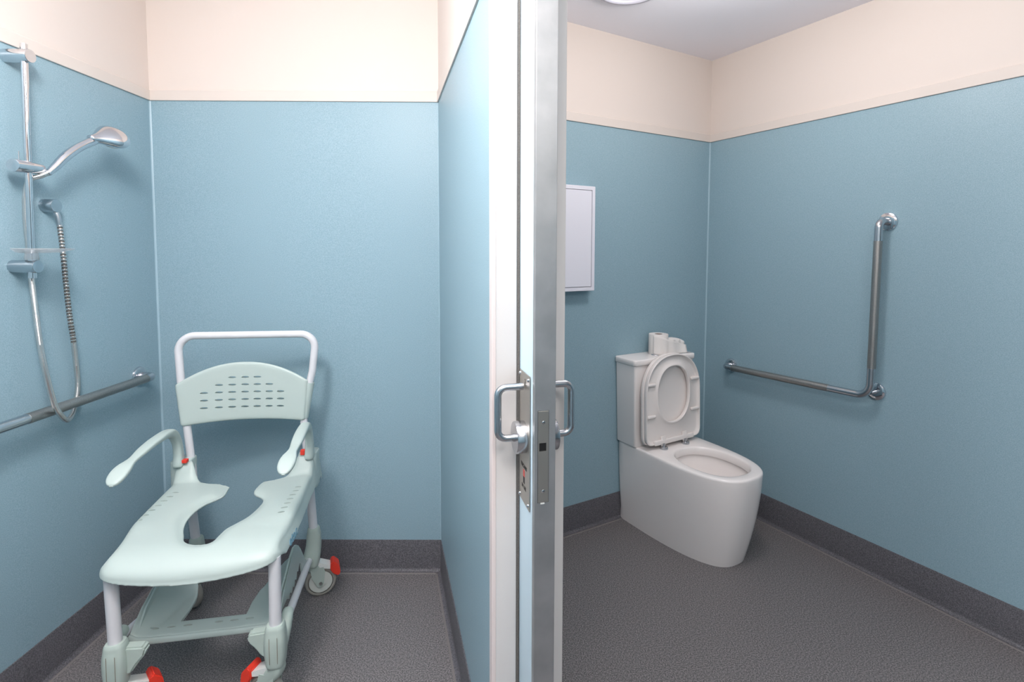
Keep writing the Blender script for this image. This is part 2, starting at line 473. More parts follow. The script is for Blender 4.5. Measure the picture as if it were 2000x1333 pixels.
def lock_side(sign, yface, with_text):
    bm = bmesh.new()
    ya, yb = (yface, yface + sign * 0.0018) if sign > 0 else (yface - 0.0018, yface)
    box(bm, 0.008, 0.096, ya, yb, 0.885, 1.191, bev=0.0005)
    pl = bm_obj('lock_plate', bm, door, M['nickel'], smooth=False)
    yo = yface + sign * 0.0018
    for x, z in ((0.015, 1.183), (0.087, 1.181), (0.015, 0.894), (0.087, 0.896)):
        lathe_obj('screw', [(0.0, 0.0), (0.0045, 0.0), (0.004, sign * 0.0022), (0.0022, sign * 0.0036), (0.0, sign * 0.004)], pl, M['chrome'], seg=20, axis='Y', origin=(x, yo, z))
    # round rose
    lathe_obj('rose', [(0.0, 0.0), (0.036, 0.0), (0.0365, sign * 0.002), (0.0365, sign * 0.022), (0.035, sign * 0.024), (0.0, sign * 0.024)], door, M['satin'], seg=56, axis='Y', origin=(0.053, yo, 1.043))
    y0 = yo + sign * 0.022; yE = yo + sign * 0.062
    path = fillet([(0.053, y0, 1.043), (0.053, yE, 1.043), (0.053, yE, 1.16), (0.053, yo + sign * 0.0035, 1.16)], 0.019, 10)
    h = tube_obj('pull_handle', path, 0.0082, door, M['satin'], seg=24)
    lathe_obj('handle_collar', [(0.0, 0.0), (0.0092, 0.0), (0.0092, sign * 0.006), (0.0, sign * 0.006)], h, M['satin'], seg=28, axis='Y', origin=(0.053, y0, 1.043))
    if with_text:
        mt = lambda x, z: Matrix.Translation((x, yo - 0.0002, z)) @ Matrix.Rotation(math.pi / 2, 4, 'X')
        text_obj('vacant_lettering', 'VACANT', 0.0125, pl, M['ink'], mt(0.05, 0.972), bold=0.0002)
        text_obj('in_use_lettering', 'IN USE', 0.0125, pl, M['ink'], mt(0.05, 0.923), bold=0.0002)
        text_obj('size_mark', '2', 0.014, pl, M['ink'], mt(0.058, 1.172))
        bm = bmesh.new(); box(bm, 0.044, 0.056, yo - 0.0006, yo + 0.0003, 0.948, 0.964, bev=0.0002)
        bm_obj('red_indicator', bm, pl, M['redpaint'], smooth=False)
        bm = bmesh.new(); box(bm, 0.044, 0.056, yo - 0.0006, yo + 0.0003, 0.932, 0.948, bev=0.0002)
        bm_obj('indicator_slot', bm, pl, M['dark'], smooth=False)
    else:
        lathe_obj('red_snib', [(0.0, 0.0), (0.006, 0.0), (0.007, 0.004), (0.0065, 0.014), (0.0, 0.0165)], pl, M['red'], seg=24, axis='Y', origin=(0.06, yo, 0.962))
lock_side(-1, D0 - 0.0014, True)
lock_side(1, D1 + 0.0012, False)

# ------------------------------------------------------------------ grab rails
def flange(parent, origin, sgn=1, r=0.04):
    """round steel cover plate standing out along local y"""
    lathe_obj('wall_flange', [(0.0, 0.0), (r, 0.0), (r, 0.003), (r - 0.002, 0.008), (r - 0.009, 0.0115), (0.02, 0.013), (0.0, 0.013)], parent, M['chrome'], seg=48, axis='Y', origin=origin)

LROT = math.atan2(LD.y, LD.x)
rail = tag(empty('grab_rail', (LC.x, LC.y, 0.93), LROT), 'straight steel grab rail low on the shower wall behind the looping hose', 'grab rail')
R0 = 0.0165
path = fillet([(0.132, 0.006, 0.0), (0.132, 0.062, 0.0), (1.25, 0.062, 0.0), (1.25, 0.006, 0.0)], 0.045, 12)
tube_obj('bar', path, R0, rail, M['satin'], seg=28)
tube_obj('knurled_grip', [(0.178, 0.062, 0), (0.71, 0.062, 0)], R0 + 0.0007, rail, M['knurl'], seg=28)
flange(rail, (0.132, 0, 0)); flange(rail, (1.25, 0, 0))

RROT = math.atan2(-RD.y, -RD.x)
lrail = tag(empty('grab_rail', (TC.x, TC.y, 0.825), RROT), 'L shaped steel grab rail on the wall beside the toilet', 'grab rail')
# local x = minus distance from the corner, y out of the wall
path = fillet([(-0.195, 0.006, -0.012), (-0.195, 0.062, -0.012), (-0.985, 0.062, 0.002), (-0.992, 0.062, 0.775), (-0.999, 0.006, 0.775)], [0.045, 0.06, 0.045], 12)
tube_obj('bar', path, R0, lrail, M['satin'], seg=28)
tube_obj('knurled_grip', [(-0.25, 0.062, -0.011), (-0.80, 0.062, -0.0013)], R0 + 0.0007, lrail, M['knurl'], seg=28)
tube_obj('knurled_grip', [(-0.9866, 0.062, 0.13), (-0.9912, 0.062, 0.69)], R0 + 0.0007, lrail, M['knurl'], seg=28)
tube_obj('bar_stub', [(-0.982, 0.004, 0.018), (-0.982, 0.055, 0.018)], 0.009, lrail, M['satin'], seg=20)
flange(lrail, (-0.195, 0, -0.012)); flange(lrail, (-0.999, 0, 0.775)); flange(lrail, (-0.982, 0, 0.018))

# ------------------------------------------------------------------ shower riser, handset, hose
SH = (LC.x, LC.y, 0)
riser = tag(empty('shower_riser_rail', (LC.x, LC.y, 0), LROT), 'chrome shower riser rail fixed to the blue wall above the grab rail', 'shower rail')
bt, bb = 2.105, 1.385
def bx(z): return 0.649 + (2.1 - z) * 0.018
tube_obj('riser_bar', [(bx(bt), 0.06, bt), (bx(bb), 0.06, bb)], 0.0095, riser, M['chrome'], seg=28)
tube_obj('bar_end_collar', [(bx(1.395), 0.06, 1.395), (bx(1.372), 0.06, 1.372)], 0.0115, riser, M['chrome'], seg=28)
for z, nm in ((2.068, 'upper_bracket'), (1.409, 'lower_bracket')):
    lathe_obj(nm, [(0.0, 0.0), (0.0205, 0.0), (0.0205, 0.078), (0.0195, 0.080), (0.0, 0.080)], riser, M['chrome'] if z > 2 else M['knob'], seg=40, axis='Y', origin=(bx(z), 0, z))
sx = bx(1.722)
sl = tube_obj('slider_clamp', [(sx + 0.05, 0.058, 1.722), (sx + 0.048, 0.058, 1.722), (sx - 0.034, 0.066, 1.722), (sx - 0.04, 0.067, 1.722)], [0.0200, 0.0205, 0.0165, 0.0150], riser, M['chrome'], seg=36)
tube_obj('slider_lever', [(sx + 0.03, 0.06, 1.735), (sx + 0.03, 0.06, 1.768)], 0.0016, sl, M['chrome'], seg=12)

soap = tag(empty('soap_dish', (LC.x, LC.y, 0), LROT), 'clear plastic soap dish clipped on the riser above its lower bracket', 'soap dish')
zz = 1.452; cx0 = bx(zz)
bm = bmesh.new(); rings = []
for rr, dz in ((0.012, -0.004), (0.035, -0.006), (0.06, -0.004), (0.088, 0.004), (0.093, 0.0075), (0.0935, 0.009), (0.088, 0.008), (0.06, 0.0), (0.035, -0.002), (0.012, 0.0)):
    k_ = (rr - 0.012) / 0.0815
    rings.append([(cx0 + rr * 1.02 * math.cos(a), 0.060 + 0.040 * k_ + rr * (1.0 - 0.38 * k_) * math.sin(a), zz + 0.006 + dz) for a in [2 * math.pi * k / 48 for k in range(48)]])
rings_to_mesh(bm, rings + [rings[0]], caps=False)
bm_obj('dish', bm, soap, M['soap'])
lathe_obj('clip_collar', [(0.0105, 0.0), (0.018, 0.0), (0.0185, 0.002), (0.0165, 0.022), (0.0185, 0.028), (0.026, 0.0285), (0.024, 0.034), (0.0105, 0.034)], soap, M['soap'], seg=32, origin=(cx0, 0.06, 1.4305))

# handset: handle sweeping up to the head
hs = tag(empty('hand_shower', (LC.x, LC.y, 0), LROT), 'chrome hand shower held in the sliding clamp', 'hand shower')
st = [(0.612, 0.085, 1.712, 0.020, 0.020), (0.588, 0.089, 1.737, 0.026, 0.026), (0.558, 0.095, 1.772, 0.029, 0.030), (0.522, 0.103, 1.805, 0.028, 0.029), (0.492, 0.111, 1.827, 0.027, 0.028), (0.466, 0.118, 1.844, 0.031, 0.030)]
sweep_obj('handle', st, (0, 1, 0), hs, M['chrome'], n=2.1, smooth_steps=6)
# head: flattened drop, spray face tipped down
hd = []
cen = Vector((0.402, 0.132, 1.868)); dirv = Vector((-0.95, 0.17, 0.26)).normalized(); upv = Vector((0.60, 0.52, 0.62)); upv = (upv - dirv * upv.dot(dirv)).normalized(); sid = dirv.cross(upv)
bm = bmesh.new(); rings = []
NS = 26
for i in range(NS + 1):
    t = i / NS; x = -0.082 + t * 0.140
    w = 0.054 * math.sqrt(max(0, 1 - (max(0, (x - 0.008)) / 0.050) ** 2)) if x > 0.008 else 0.014 + 0.040 * smooth01((x + 0.082) / 0.088)
    hh = 0.031 * math.sqrt(max(0, 1 - (max(0, (x - 0.0)) / 0.058) ** 2)) if x > 0 else 0.014 + 0.017 * smooth01((x + 0.082) / 0.082)
    w = max(w, 0.0012); hh = max(hh, 0.001)
    ring = []
    for k in range(36):
        a = 2 * math.pi * k / 36; c, s = math.cos(a), math.sin(a)
        ring.append(cen + dirv * x + sid * (w * c) + upv * (hh * s * (1.0 if s > 0 else 0.82)))
    rings.append(ring)
rings_to_mesh(bm, rings); bm_obj('spray_head', bm, hs, M['chrome'])
bm = bmesh.new(); rings = []
for rr, dd in ((0.0, -0.0270), (0.030, -0.0270), (0.034, -0.0235), (0.034, -0.012), (0.0, -0.012)):
    rings.append([cen + dirv * (0.006 + max(rr, 0.0003) * math.cos(a)) + sid * (max(rr, 0.0003) * math.sin(a)) + upv * dd for a in [2 * math.pi * k / 36 for k in range(36)]])
rings_to_mesh(bm, rings); bm_obj('spray_plate', bm, hs, M['white_plastic'], sharp=0.7)

elbow = tag(empty('water_outlet', (LC.x, LC.y, 0), LROT), 'round chrome wall outlet feeding the top of the ribbed hose', 'outlet')
lathe_obj('outlet_body', [(0.0, 0.0), (0.0225, 0.0), (0.0225, 0.040), (0.0215, 0.042), (0.0, 0.042)], elbow, M['knob'], seg=44, axis='Y', origin=(0.538, 0, 1.611))
tube_obj('outlet_nozzle', [(0.532, 0.028, 1.60), (0.529, 0.036, 1.575), (0.527, 0.038, 1.545)], [0.0095, 0.0095, 0.0075], elbow, M['satin'], seg=24)

hose = tag(empty('shower_hose', (LC.x, LC.y, 0), LROT), 'long ribbed chrome hose looping down around the grab rail', 'hose')
HP = [(0.5265, 0.0385, 1.547), (0.520, 0.04, 1.441), (0.512, 0.038, 1.335), (0.499, 0.034, 1.226), (0.485, 0.030, 1.151), (0.469, 0.024, 1.037), (0.467, 0.022, 0.963), (0.489, 0.026, 0.900), (0.535, 0.05, 0.881), (0.586, 0.078, 0.887), (0.628, 0.094, 0.922), (0.650, 0.095, 0.969), (0.666, 0.09, 1.065), (0.669, 0.08, 1.149), (0.663, 0.065, 1.263), (0.648, 0.046, 1.344), (0.641, 0.036, 1.393), (0.634, 0.028, 1.476), (0.638, 0.028, 1.557), (0.640, 0.033, 1.638), (0.643, 0.05, 1.683), (0.628, 0.075, 1.700), (0.613, 0.0845, 1.711)]
path = catmull(HP, 120)
# resample by arc length
def resample(P, step):
    out = [P[0]]; acc = 0; nxt = step if not callable(step) else step(P[0], 0); tot = 0
    for a, b in zip(P, P[1:]):
        d = (b - a).length; tot += d; acc += d
        if acc >= nxt: out.append(b); acc = 0; nxt = step if not callable(step) else step(b, tot)
    return out
seq = resample(path, lambda p, s: 0.0013 if s < 0.42 else 0.0009)
tot = 0; V = []; R = []; Mi = []
for i, p in enumerate(seq):
    if i: tot += (p - seq[i - 1]).length
    pitch = 0.0115 if tot < 0.42 else 0.0036
    ph = (tot / pitch) % 1.0
    if tot < 0.42: r = 0.0076 + 0.0014 * max(0, math.sin(2 * math.pi * ph)) ** 0.6; g = ph > 0.55
    else: r = 0.0082 + 0.0004 * math.sin(2 * math.pi * ph); g = False
    R.append(r); Mi.append(1 if g else 0)
bm = bmesh.new(); tube(bm, seq, R, seg=12)
bm.faces.ensure_lookup_table()
for i in range(len(seq) - 1):
    for k in range(12): bm.faces[i * 12 + k].material_index = Mi[i]
bm_obj('ribbed_sleeve', bm, hose, [M['hose_rib'], M['hose_groove']])

# ------------------------------------------------------------------ toilet suite: local x along the back wall (viewer's left), local y out of the wall
TROT = math.atan2(TD.y, TD.x)
tq = TC + TD * 0.470
toilet = tag(empty('toilet', (tq.x, tq.y, 0), TROT), 'white close coupled toilet with raised seat standing in the corner', 'toilet')

def d_half(v, hb, v0, vf, n):
    if v <= v0: return hb
    t = min(1.0, (v - v0) / (vf - v0)); return hb * (1 - t ** n) ** (1 / n)
def d_outline(hb, v0, vf, n, back=0.004, rc=0.012):
    """closed plan outline, dense"""
    P = []
    for k in range(7):
        a = math.pi / 2 * k / 6; P.append((hb - rc + rc * math.sin(a) if False else (hb - rc + rc * math.sin(a)), back + rc - rc * math.cos(a)))
    for k in range(1, 30): P.append((hb, back + rc + (v0 - back - rc) * k / 30)) if v0 > back + rc + 0.01 else None
    for k in range(80):
        a = math.pi / 2 * k / 79
        t = math.sin(a) ** (2 / n); h = math.cos(a) ** (2 / n)
        v = v0 + (vf - v0) * t
        if v > back + rc: P.append((hb * h, v))
    Q = [(-x, y) for x, y in P[::-1]]
    return P + Q
def polar(poly, c, thetas):
    out = []
    n = len(poly)
    for th in thetas:
        dx, dy = math.cos(th), math.sin(th); best = None
        for i in range(n):
            x1, y1 = poly[i][0] - c[0], poly[i][1] - c[1]; x2, y2 = poly[(i + 1) % n][0] - c[0], poly[(i + 1) % n][1] - c[1]
            den = dx * (y2 - y1) - dy * (x2 - x1)
            if abs(den) < 1e-12: continue
            t = (x1 * (y2 - y1) - y1 * (x2 - x1)) / den
            u = (x1 * dy - y1 * dx) / den
            if t > 0 and -1e-9 <= u <= 1 + 1e-9 and (best is None or t > best): best = t
        best = best or 0.01
        out.append((c[0] + dx * best, c[1] + dy * best))
    return out
CEN = (0.0, 0.40)
base_th = [2 * math.pi * k / 132 for k in range(132)]
corner = math.atan2(0.006 - CEN[1], 0.196)
TH = sorted(base_th + [corner % (2 * math.pi), (math.pi - corner) % (2 * math.pi)])
RIM = 0.442
def pan_loop(z, shrink=0.0):
    e = 1 - (1 - min(1, z / RIM)) ** 1.75
    hb = 0.183 + 0.019 * e; v0 = 0.02 + 0.28 * e; vf = 0.634 + 0.074 * e; n = 2.8 - 0.1 * e
    return [(x, y, z) for x, y in polar(d_outline(hb - shrink, v0, vf - shrink, n), CEN, TH)]
def oval(cy, a, b, z, n=2.3, cx=0.0):
    out = []
    for th in TH:
        # ray from CEN to the oval
        lo, hi = 0.0, 0.6
        for _ in range(26):
            m_ = (lo + hi) / 2; x = CEN[0] + math.cos(th) * m_ - cx; y = CEN[1] + math.sin(th) * m_ - cy
            if abs(x / a) ** n + abs(y / b) ** n > 1: hi = m_
            else: lo = m_
        out.append((CEN[0] + math.cos(th) * lo, CEN[1] + math.sin(th) * lo, z))
    return out
loops = [pan_loop(z) for z in (0.0, 0.004, 0.03, 0.07, 0.12, 0.17, 0.22, 0.27, 0.32, 0.37, 0.41, 0.430)]
loops += [pan_loop(RIM - 0.006, 0.001)[:], pan_loop(RIM - 0.002, 0.004), pan_loop(RIM, 0.010)]
loops += [oval(0.467, 0.152, 0.194, RIM), oval(0.467, 0.147, 0.189, RIM - 0.002), oval(0.467, 0.143, 0.185, RIM - 0.008),
          oval(0.467, 0.141, 0.183, RIM - 0.038), oval(0.467, 0.143, 0.185, RIM - 0.043), oval(0.467, 0.150, 0.192, RIM - 0.045), oval(0.467, 0.150, 0.192, RIM - 0.056),
          oval(0.465, 0.142, 0.182, RIM - 0.08), oval(0.455, 0.125, 0.160, RIM - 0.13), oval(0.44, 0.100, 0.130, RIM - 0.18), oval(0.42, 0.072, 0.095, RIM - 0.22), oval(0.405, 0.05, 0.065, RIM - 0.245)]
bm = bmesh.new(); rings_to_mesh(bm, loops)
bm_obj('pan', bm, toilet, M['ceramic'], sharp=1.1)
bm = bmesh.new(); rings_to_mesh(bm, [oval(0.41, 0.073, 0.096, RIM - 0.225), oval(0.41, 0.06, 0.08, RIM - 0.2249)], caps=True)
bm_obj('water', bm, toilet, mat('bowl_water', srgb(205, 208, 208), 0.05, spec=0.6))
# fixing hole cap on the side
lathe_obj('fixing_cap', [(0.0, 0.0), (0.006, 0.0), (0.005, 0.002), (0.0, 0.003)], toilet, M['steel'], seg=20, axis='X', origin=(0.1745, 0.29, 0.05))

# cistern with slightly tapered body, lid and flush button
def rrect(x0, x1, y0, y1, z, r, n=7):
    out = []
    for cx, cy, a0 in ((x1 - r, y1 - r, 0), (x0 + r, y1 - r, 90), (x0 + r, y0 + r, 180), (x1 - r, y0 + r, 270)):
        for k in range(n + 1):
            a = math.radians(a0 + 90 * k / n); out.append((cx + r * math.cos(a), cy + r * math.sin(a), z))
    return out
bm = bmesh.new()
rings_to_mesh(bm, [rrect(-0.190, 0.212, 0.004, 0.150, RIM + 0.001, 0.010), rrect(-0.192, 0.214, 0.003, 0.152, RIM + 0.006, 0.011), rrect(-0.198, 0.228, 0.003, 0.158, 0.872, 0.011)])
cis = bm_obj('cistern', bm, toilet, M['ceramic'], sharp=0.8)
bm = bmesh.new()
rings_to_mesh(bm, [rrect(-0.202, 0.232, 0.002, 0.163, 0.8735, 0.016), rrect(-0.206, 0.236, 0.002, 0.167, 0.877, 0.018), rrect(-0.206, 0.236, 0.002, 0.167, 0.899, 0.018), rrect(-0.2045, 0.2345, 0.003, 0.1655, 0.9035, 0.017), rrect(-0.200, 0.230, 0.006, 0.161, 0.905, 0.015)])
bm_obj('cistern_lid', bm, toilet, M['ceramic'], sharp=1.0)
lathe_obj('flush_button', [(0.0, 0.0), (0.024, 0.0), (0.025, 0.002), (0.0235, 0.0045), (0.020, 0.005), (0.019, 0.0035), (0.0, 0.0035)], toilet, M['chrome'], seg=40, origin=(0.03, 0.10, 0.905))

# raised seat ring and lid leaning back on the cistern
S0 = Vector((0.010, 0.204, 0.466)); SU = Vector((0, -0.030, 0.9995)).normalized(); SN = Vector((0, 0.9995, 0.030)).normalized()
def seat_pt(a, b, nn): return S0 + Vector((1, 0, 0)) * a + SU * b + SN * nn
SCEN = (0.0, 0.24)
STH = [2 * math.pi * k / 128 for k in range(128)]
def seat_outline(w=0.196, h=0.462, ins=0.0, low=0.0):
    P = []; rc = 0.034
    w = w - ins; top = h - ins; bot = low + ins
    for k in range(9):
        a = math.pi / 2 * k / 8; P.append((w - rc + rc * math.sin(a), bot + rc - rc * math.cos(a)))
    b0 = 0.255; n = 2.25
    for k in range(60):
        a = math.pi / 2 * k / 59; P.append((w * math.cos(a) ** (2 / n), b0 + (top - b0) * math.sin(a) ** (2 / n)))
    P += [(-x, y) for x, y in P[::-1]]
    return polar(P, SCEN, STH)
def seat_loop(ins, nn, **k): return [seat_pt(x, y, nn) for x, y in seat_outline(ins=ins, **k)]
def hole_loop(gr, nn):
    out = []
    a_, b_, n = 0.112 + gr, 0.146 + gr, 2.25
    for th in STH:
        c, s = math.cos(th), math.sin(th)
        lo, hi = 0.0, 0.5
        for _ in range(26):
            m_ = (lo + hi) / 2
            if abs(c * m_ / a_) ** n + abs((s * m_ + SCEN[1] - 0.252) / b_) ** n > 1: hi = m_
            else: lo = m_
        out.append(seat_pt(SCEN[0] + c * lo, SCEN[1] + s * lo, nn))
    return out
bm = bmesh.new()
rings_to_mesh(bm, [seat_loop(0.006, -0.018), seat_loop(0.001, -0.016), seat_loop(0.0, -0.012), seat_loop(0.0, 0.001), seat_loop(0.003, 0.003), seat_loop(0.012, 0.003), seat_loop(0.02, -0.004)])
bm_obj('lid', bm, toilet, M['seat'], sharp=1.2)
bm = bmesh.new()
L_ = [seat_loop(0.004, 0.0055), seat_loop(0.003, 0.010), seat_loop(0.002, 0.024), seat_loop(0.003, 0.027), seat_loop(0.006, 0.028), seat_loop(0.008, 0.027), seat_loop(0.0105, 0.0165),
      seat_loop(0.022, 0.0135), hole_loop(0.022, 0.0155), hole_loop(0.013, 0.022), hole_loop(0.007, 0.027), hole_loop(0.004, 0.028), hole_loop(0.001, 0.0265), hole_loop(0.0, 0.022), hole_loop(0.0, 0.008), hole_loop(0.003, 0.0055)]
rings_to_mesh(bm, L_ + [L_[0]], caps=False)
ring = bm_obj('seat_ring', bm, toilet, M['seat'], sharp=1.3)
for a, b in ((-0.158, 0.315), (0.158, 0.315), (-0.158, 0.15), (0.158, 0.15)):
    bm = bmesh.new(); sg = math.copysign(1, a)
    sweep(bm, [tuple(seat_pt(a + sg * dx, b, 0.0215)) + (0.017, 0.017) for dx in (-0.022, -0.01, 0.0, 0.012, 0.022)], SU, n=2.2, seg=16)
    bm_obj('bumper', bm, ring, M['seat'])
bm = bmesh.new()
sweep(bm, [tuple(seat_pt(a, 0.010, 0.024)) + (0.026, 0.016) for a in (-0.135, -0.12, 0.0, 0.12, 0.135)], SU, n=3.5, seg=20)
bm_obj('hinge_bar', bm, ring, M['seat'])
for sx in (-0.068, 0.088):
    bm = bmesh.new(); x = sx - 0.012
    sweep(bm, [tuple(seat_pt(x, 0.036, 0.021)) + (0.030, 0.010), tuple(seat_pt(x, 0.024, 0.023)) + (0.034, 0.014), tuple(seat_pt(x, 0.004, 0.024)) + (0.036, 0.02), tuple(seat_pt(x, -0.008, 0.022)) + (0.030, 0.016)], (1, 0, 0), n=3, seg=20)
    bm_obj('hinge_lug', bm, ring, M['seat'])
    hx, hy = S0.x + x + 0.006, 0.238
    lathe_obj('hinge_pin', [(0.0, 0.0), (0.021, 0.0), (0.022, 0.003), (0.021, 0.010), (0.018, 0.0125), (0.008, 0.013), (0.007, 0.03), (0.0, 0.03)], toilet, M['satin'], seg=36, origin=(hx, hy, RIM))

# toilet roll standing on the cistern, its paper trailing
roll = tag(empty('toilet_roll', (tq.x, tq.y, 0), TROT), 'white toilet roll with trailing paper standing on the cistern lid', 'toilet roll')
RX, RY, RZ = -0.005, 0.083, 0.905
lathe_obj('roll_body', [(0.0215, 0.0), (0.0515, 0.0), (0.0525, 0.002), (0.0525, 0.108), (0.0515, 0.110), (0.0215, 0.110), (0.0215, 0.0)], roll, M['paper'], seg=56, origin=(RX, RY, RZ))
lathe_obj('roll_core', [(0.0205, 0.001), (0.0215, 0.001), (0.0215, 0.1085), (0.0205, 0.1085), (0.0205, 0.001)], roll, M['core'], seg=40, origin=(RX, RY, RZ))
bm = bmesh.new()
# loose outer sheet: starts round the front of the roll and flares towards the corner side
NSH = 26; rows = []
for i in range(NSH + 1):
    t = i / NSH
    if t < 0.45:
        a = math.radians(15 + 95 * t / 0.45); r = 0.0545 + 0.004 * t
        x, y = RX + r * math.cos(a), RY + r * math.sin(a)
    else:
        q = (t - 0.45) / 0.55; a = math.radians(110)
        x0, y0 = RX + 0.0563 * math.cos(a), RY + 0.0563 * math.sin(a)
        x, y = x0 - 0.145 * q, y0 - 0.010 * q + 0.004 * math.sin(q * 7)
    ztop = RZ + 0.1085 - 0.066 * max(0, (t - 0.12) / 0.88)
    rows.append([(x, y + 0.012 * (1 - j / 8) * t, RZ + 0.001 + (ztop - RZ) * j / 8) for j in range(9)])
V = [[bm.verts.new(p) for p in r] for r in rows]
for i in range(NSH):
    for j in range(8): bm.faces.new((V[i][j], V[i + 1][j], V[i + 1][j + 1], V[i][j + 1]))
o = bm_obj('paper_sheet', bm, roll, M['paper']); md = o.modifiers.new('thick', 'SOLIDIFY'); md.thickness = 0.0012
bm = bmesh.new()
sweep(bm, catmull([(-0.058, 0.085, RZ + 0.042, 0.080, 0.05), (-0.085, 0.082, RZ + 0.042, 0.080, 0.058), (-0.118, 0.08, RZ + 0.041, 0.078, 0.06), (-0.150, 0.078, RZ + 0.038, 0.072, 0.058), (-0.168, 0.078, RZ + 0.033, 0.062, 0.05)], 4), (0, 0, 1), n=4.5, seg=28)
for v in bm.verts: v.co += Vector((0.003 * math.sin(v.co.z * 160 + v.co.y * 90), 0.003 * math.sin(v.co.x * 140 + v.co.z * 60), 0))
bm_obj('crumpled_paper', bm, roll, M['paper'])

# wall cabinet
cab = tag(empty('wall_cabinet', (TC.x, TC.y, 0), TROT), 'small white wall cabinet with plain door hung left of the toilet', 'cabinet')
bm = bmesh.new(); box(bm, 0.888, 1.25, 0.001, 0.060, 1.265, 1.786, bev=0.003)
cb = bm_obj('cabinet_body', bm, cab, M['cabinet'], smooth=False)
bm = bmesh.new(); box(bm, 0.907, 1.231, 0.050, 0.08, 1.284, 1.767); boolean(cb, bm)
for p in cb.data.polygons: p.use_smooth = False
bm = bmesh.new(); box(bm, 0.9095, 1.2285, 0.0502, 0.0595, 1.2865, 1.7645, bev=0.0015); bm_obj('cabinet_door', bm, cab, M['cabinet'], smooth=False)

# round ceiling fitting above the toilet area (off)
lamp = tag(empty('ceiling_light', (0.385, 2.318, ZCEIL), 0), 'round white ceiling light with pale ring above the toilet area', 'ceiling light')
lathe_obj('lamp_ring', [(0.122, -0.006), (0.124, -0.016), (0.130, -0.020), (0.146, -0.017), (0.155, -0.008), (0.157, 0.0), (0.122, 0.0), (0.122, -0.006)], lamp, M['lamp_ring'], seg=72)
lathe_obj('lamp_face', [(0.0, -0.009), (0.10, -0.008), (0.1215, -0.006), (0.1215, 0.0), (0.0, 0.0)], lamp, M['lamp_face'], seg=72)

# ------------------------------------------------------------------ shower commode chair: local x to the viewer's right, local y away, z up
chair = tag(empty('shower_commode_chair', (-1.093, 1.857, 0), 0.184), 'mint and white wheeled shower commode chair with red brake pedals', 'chair')
SEAT_Z = 0.562
def skew(v): return -0.018 * smooth01((v + 0.25) / 0.5)

def seat_w(v): return 0.966 + 0.034 * smooth01((v + 0.30) / 0.26)
HOLE = [(-0.056, 0.17), (-0.053, 0.14), (-0.050, 0.105), (-0.058, 0.082), (-0.085, 0.048), (-0.105, -0.009), (-0.104, -0.075), (-0.09, -0.133), (-0.070, -0.179), (-0.052, -0.218), (-0.020, -0.240), (0.015, -0.244), (0.034, -0.232),
        (0.040, -0.195), (0.047, -0.156), (0.068, -0.122), (0.091, -0.08), (0.105, -0.021), (0.106, 0.025), (0.090, 0.056), (0.063, 0.082), (0.050, 0.105), (0.049, 0.137), (0.052, 0.170)]
def seat_surface(a, b):
    """a,b in [-1,1] -> point on the moulded seat top; rolls over into a skirt on every side"""
    A = abs(a); sg = math.copysign(1, a)
    flat, arc = 0.70, 0.86
    Wd, r = 0.229, 0.026
    if A < flat: u = A / flat * Wd; du = 0.0
    elif A < arc: th = (A - flat) / (arc - flat) * math.pi / 2; u = Wd + r * math.sin(th); du = r * (1 - math.cos(th))
    else: u = Wd + r + 0.012 * (A - arc) / (1 - arc); du = r + (A - arc) / (1 - arc) * 0.036
    # front/back
    fb, fa = -0.55, -0.90
    dvm = 0.042 + 0.027 * (1 - min(1, u / 0.26) ** 2)
    if b < fb:
        if b > fa: th = (fb - b) / (fb - fa) * math.pi / 2; e = math.sin(th); dv = dvm * (1 - math.cos(th))
        else: q = (fa - b) / (fa + 1); e = 1.0 + 0.02 * q; dv = dvm + 0.010 * q
        v0 = -0.215
        c = max(0.0, 1 - (u / 0.27) ** 13) ** 0.5
        bow = 0.022 * (1 - (u / 0.27) ** 2)
        v = v0 - e * (0.112 * c + bow)
    elif b > 0.86:
        q = (b - 0.86) / 0.14; v = 0.318 + 0.014 * math.sin(min(1, q * 2) * math.pi / 2); dv = 0.012 * (1 - math.cos(min(1, q * 2) * math.pi / 2)) + max(0, q - 0.5) * 2 * 0.075
    else:
        t = (b - fb) / (0.86 - fb); v = -0.215 + t * (0.318 + 0.215); dv = 0.0
    k = 0.012
    h = max(k - abs(du - dv), 0) / k; d = max(du, dv) + h * h * k * 0.25
    z = SEAT_Z
    up = smooth01((u - 0.150) / 0.050) * smooth01((v - 0.195) / 0.058) * 0.064
    z += up
    if b > 0.86 or A >= flat: pass
    # the skirt of the tower keeps its lower edge level
    if up > 0 and A > arc: d += up * (A - arc) / (1 - arc)
    z += 0.008 * smooth01((u - 0.12) / 0.11) * smooth01((v + 0.2) / 0.1)
    # dished round the opening
    dist = seg_dist(u * sg, v) if abs(u) < 0.20 and v < 0.25 else 1.0
    z -= 0.012 * math.exp(-(dist / 0.022) ** 2) * (1 if d < 0.02 else 0)
    wtop = 1 - (0.075 if sg < 0 else 0.03) * smooth01((-0.08 - v) / 0.24) * (1 - smooth01(d / 0.05))
    return Vector((u * sg * seat_w(v) * wtop + skew(v), v, z - d))
HOLE_D = [tuple(p) for p in catmull([Vector((x, y, 0)) for x, y in HOLE], 3)]
HOLE_D = [(p[0], p[1]) for p in HOLE_D]
def seg_dist(x, y):
    best = 1.0
    for (x0, y0), (x1, y1) in zip(HOLE_D, HOLE_D[1:]):
        if abs(x - x0) > 0.09 or abs(y - y0) > 0.09: continue
        dx, dy = x1 - x0, y1 - y0
        t = max(0, min(1, ((x - x0) * dx + (y - y0) * dy) / (dx * dx + dy * dy + 1e-12)))
        best = min(best, math.hypot(x - x0 - t * dx, y - y0 - t * dy))
    return best
NU, NV = 110, 120
bm = bmesh.new()
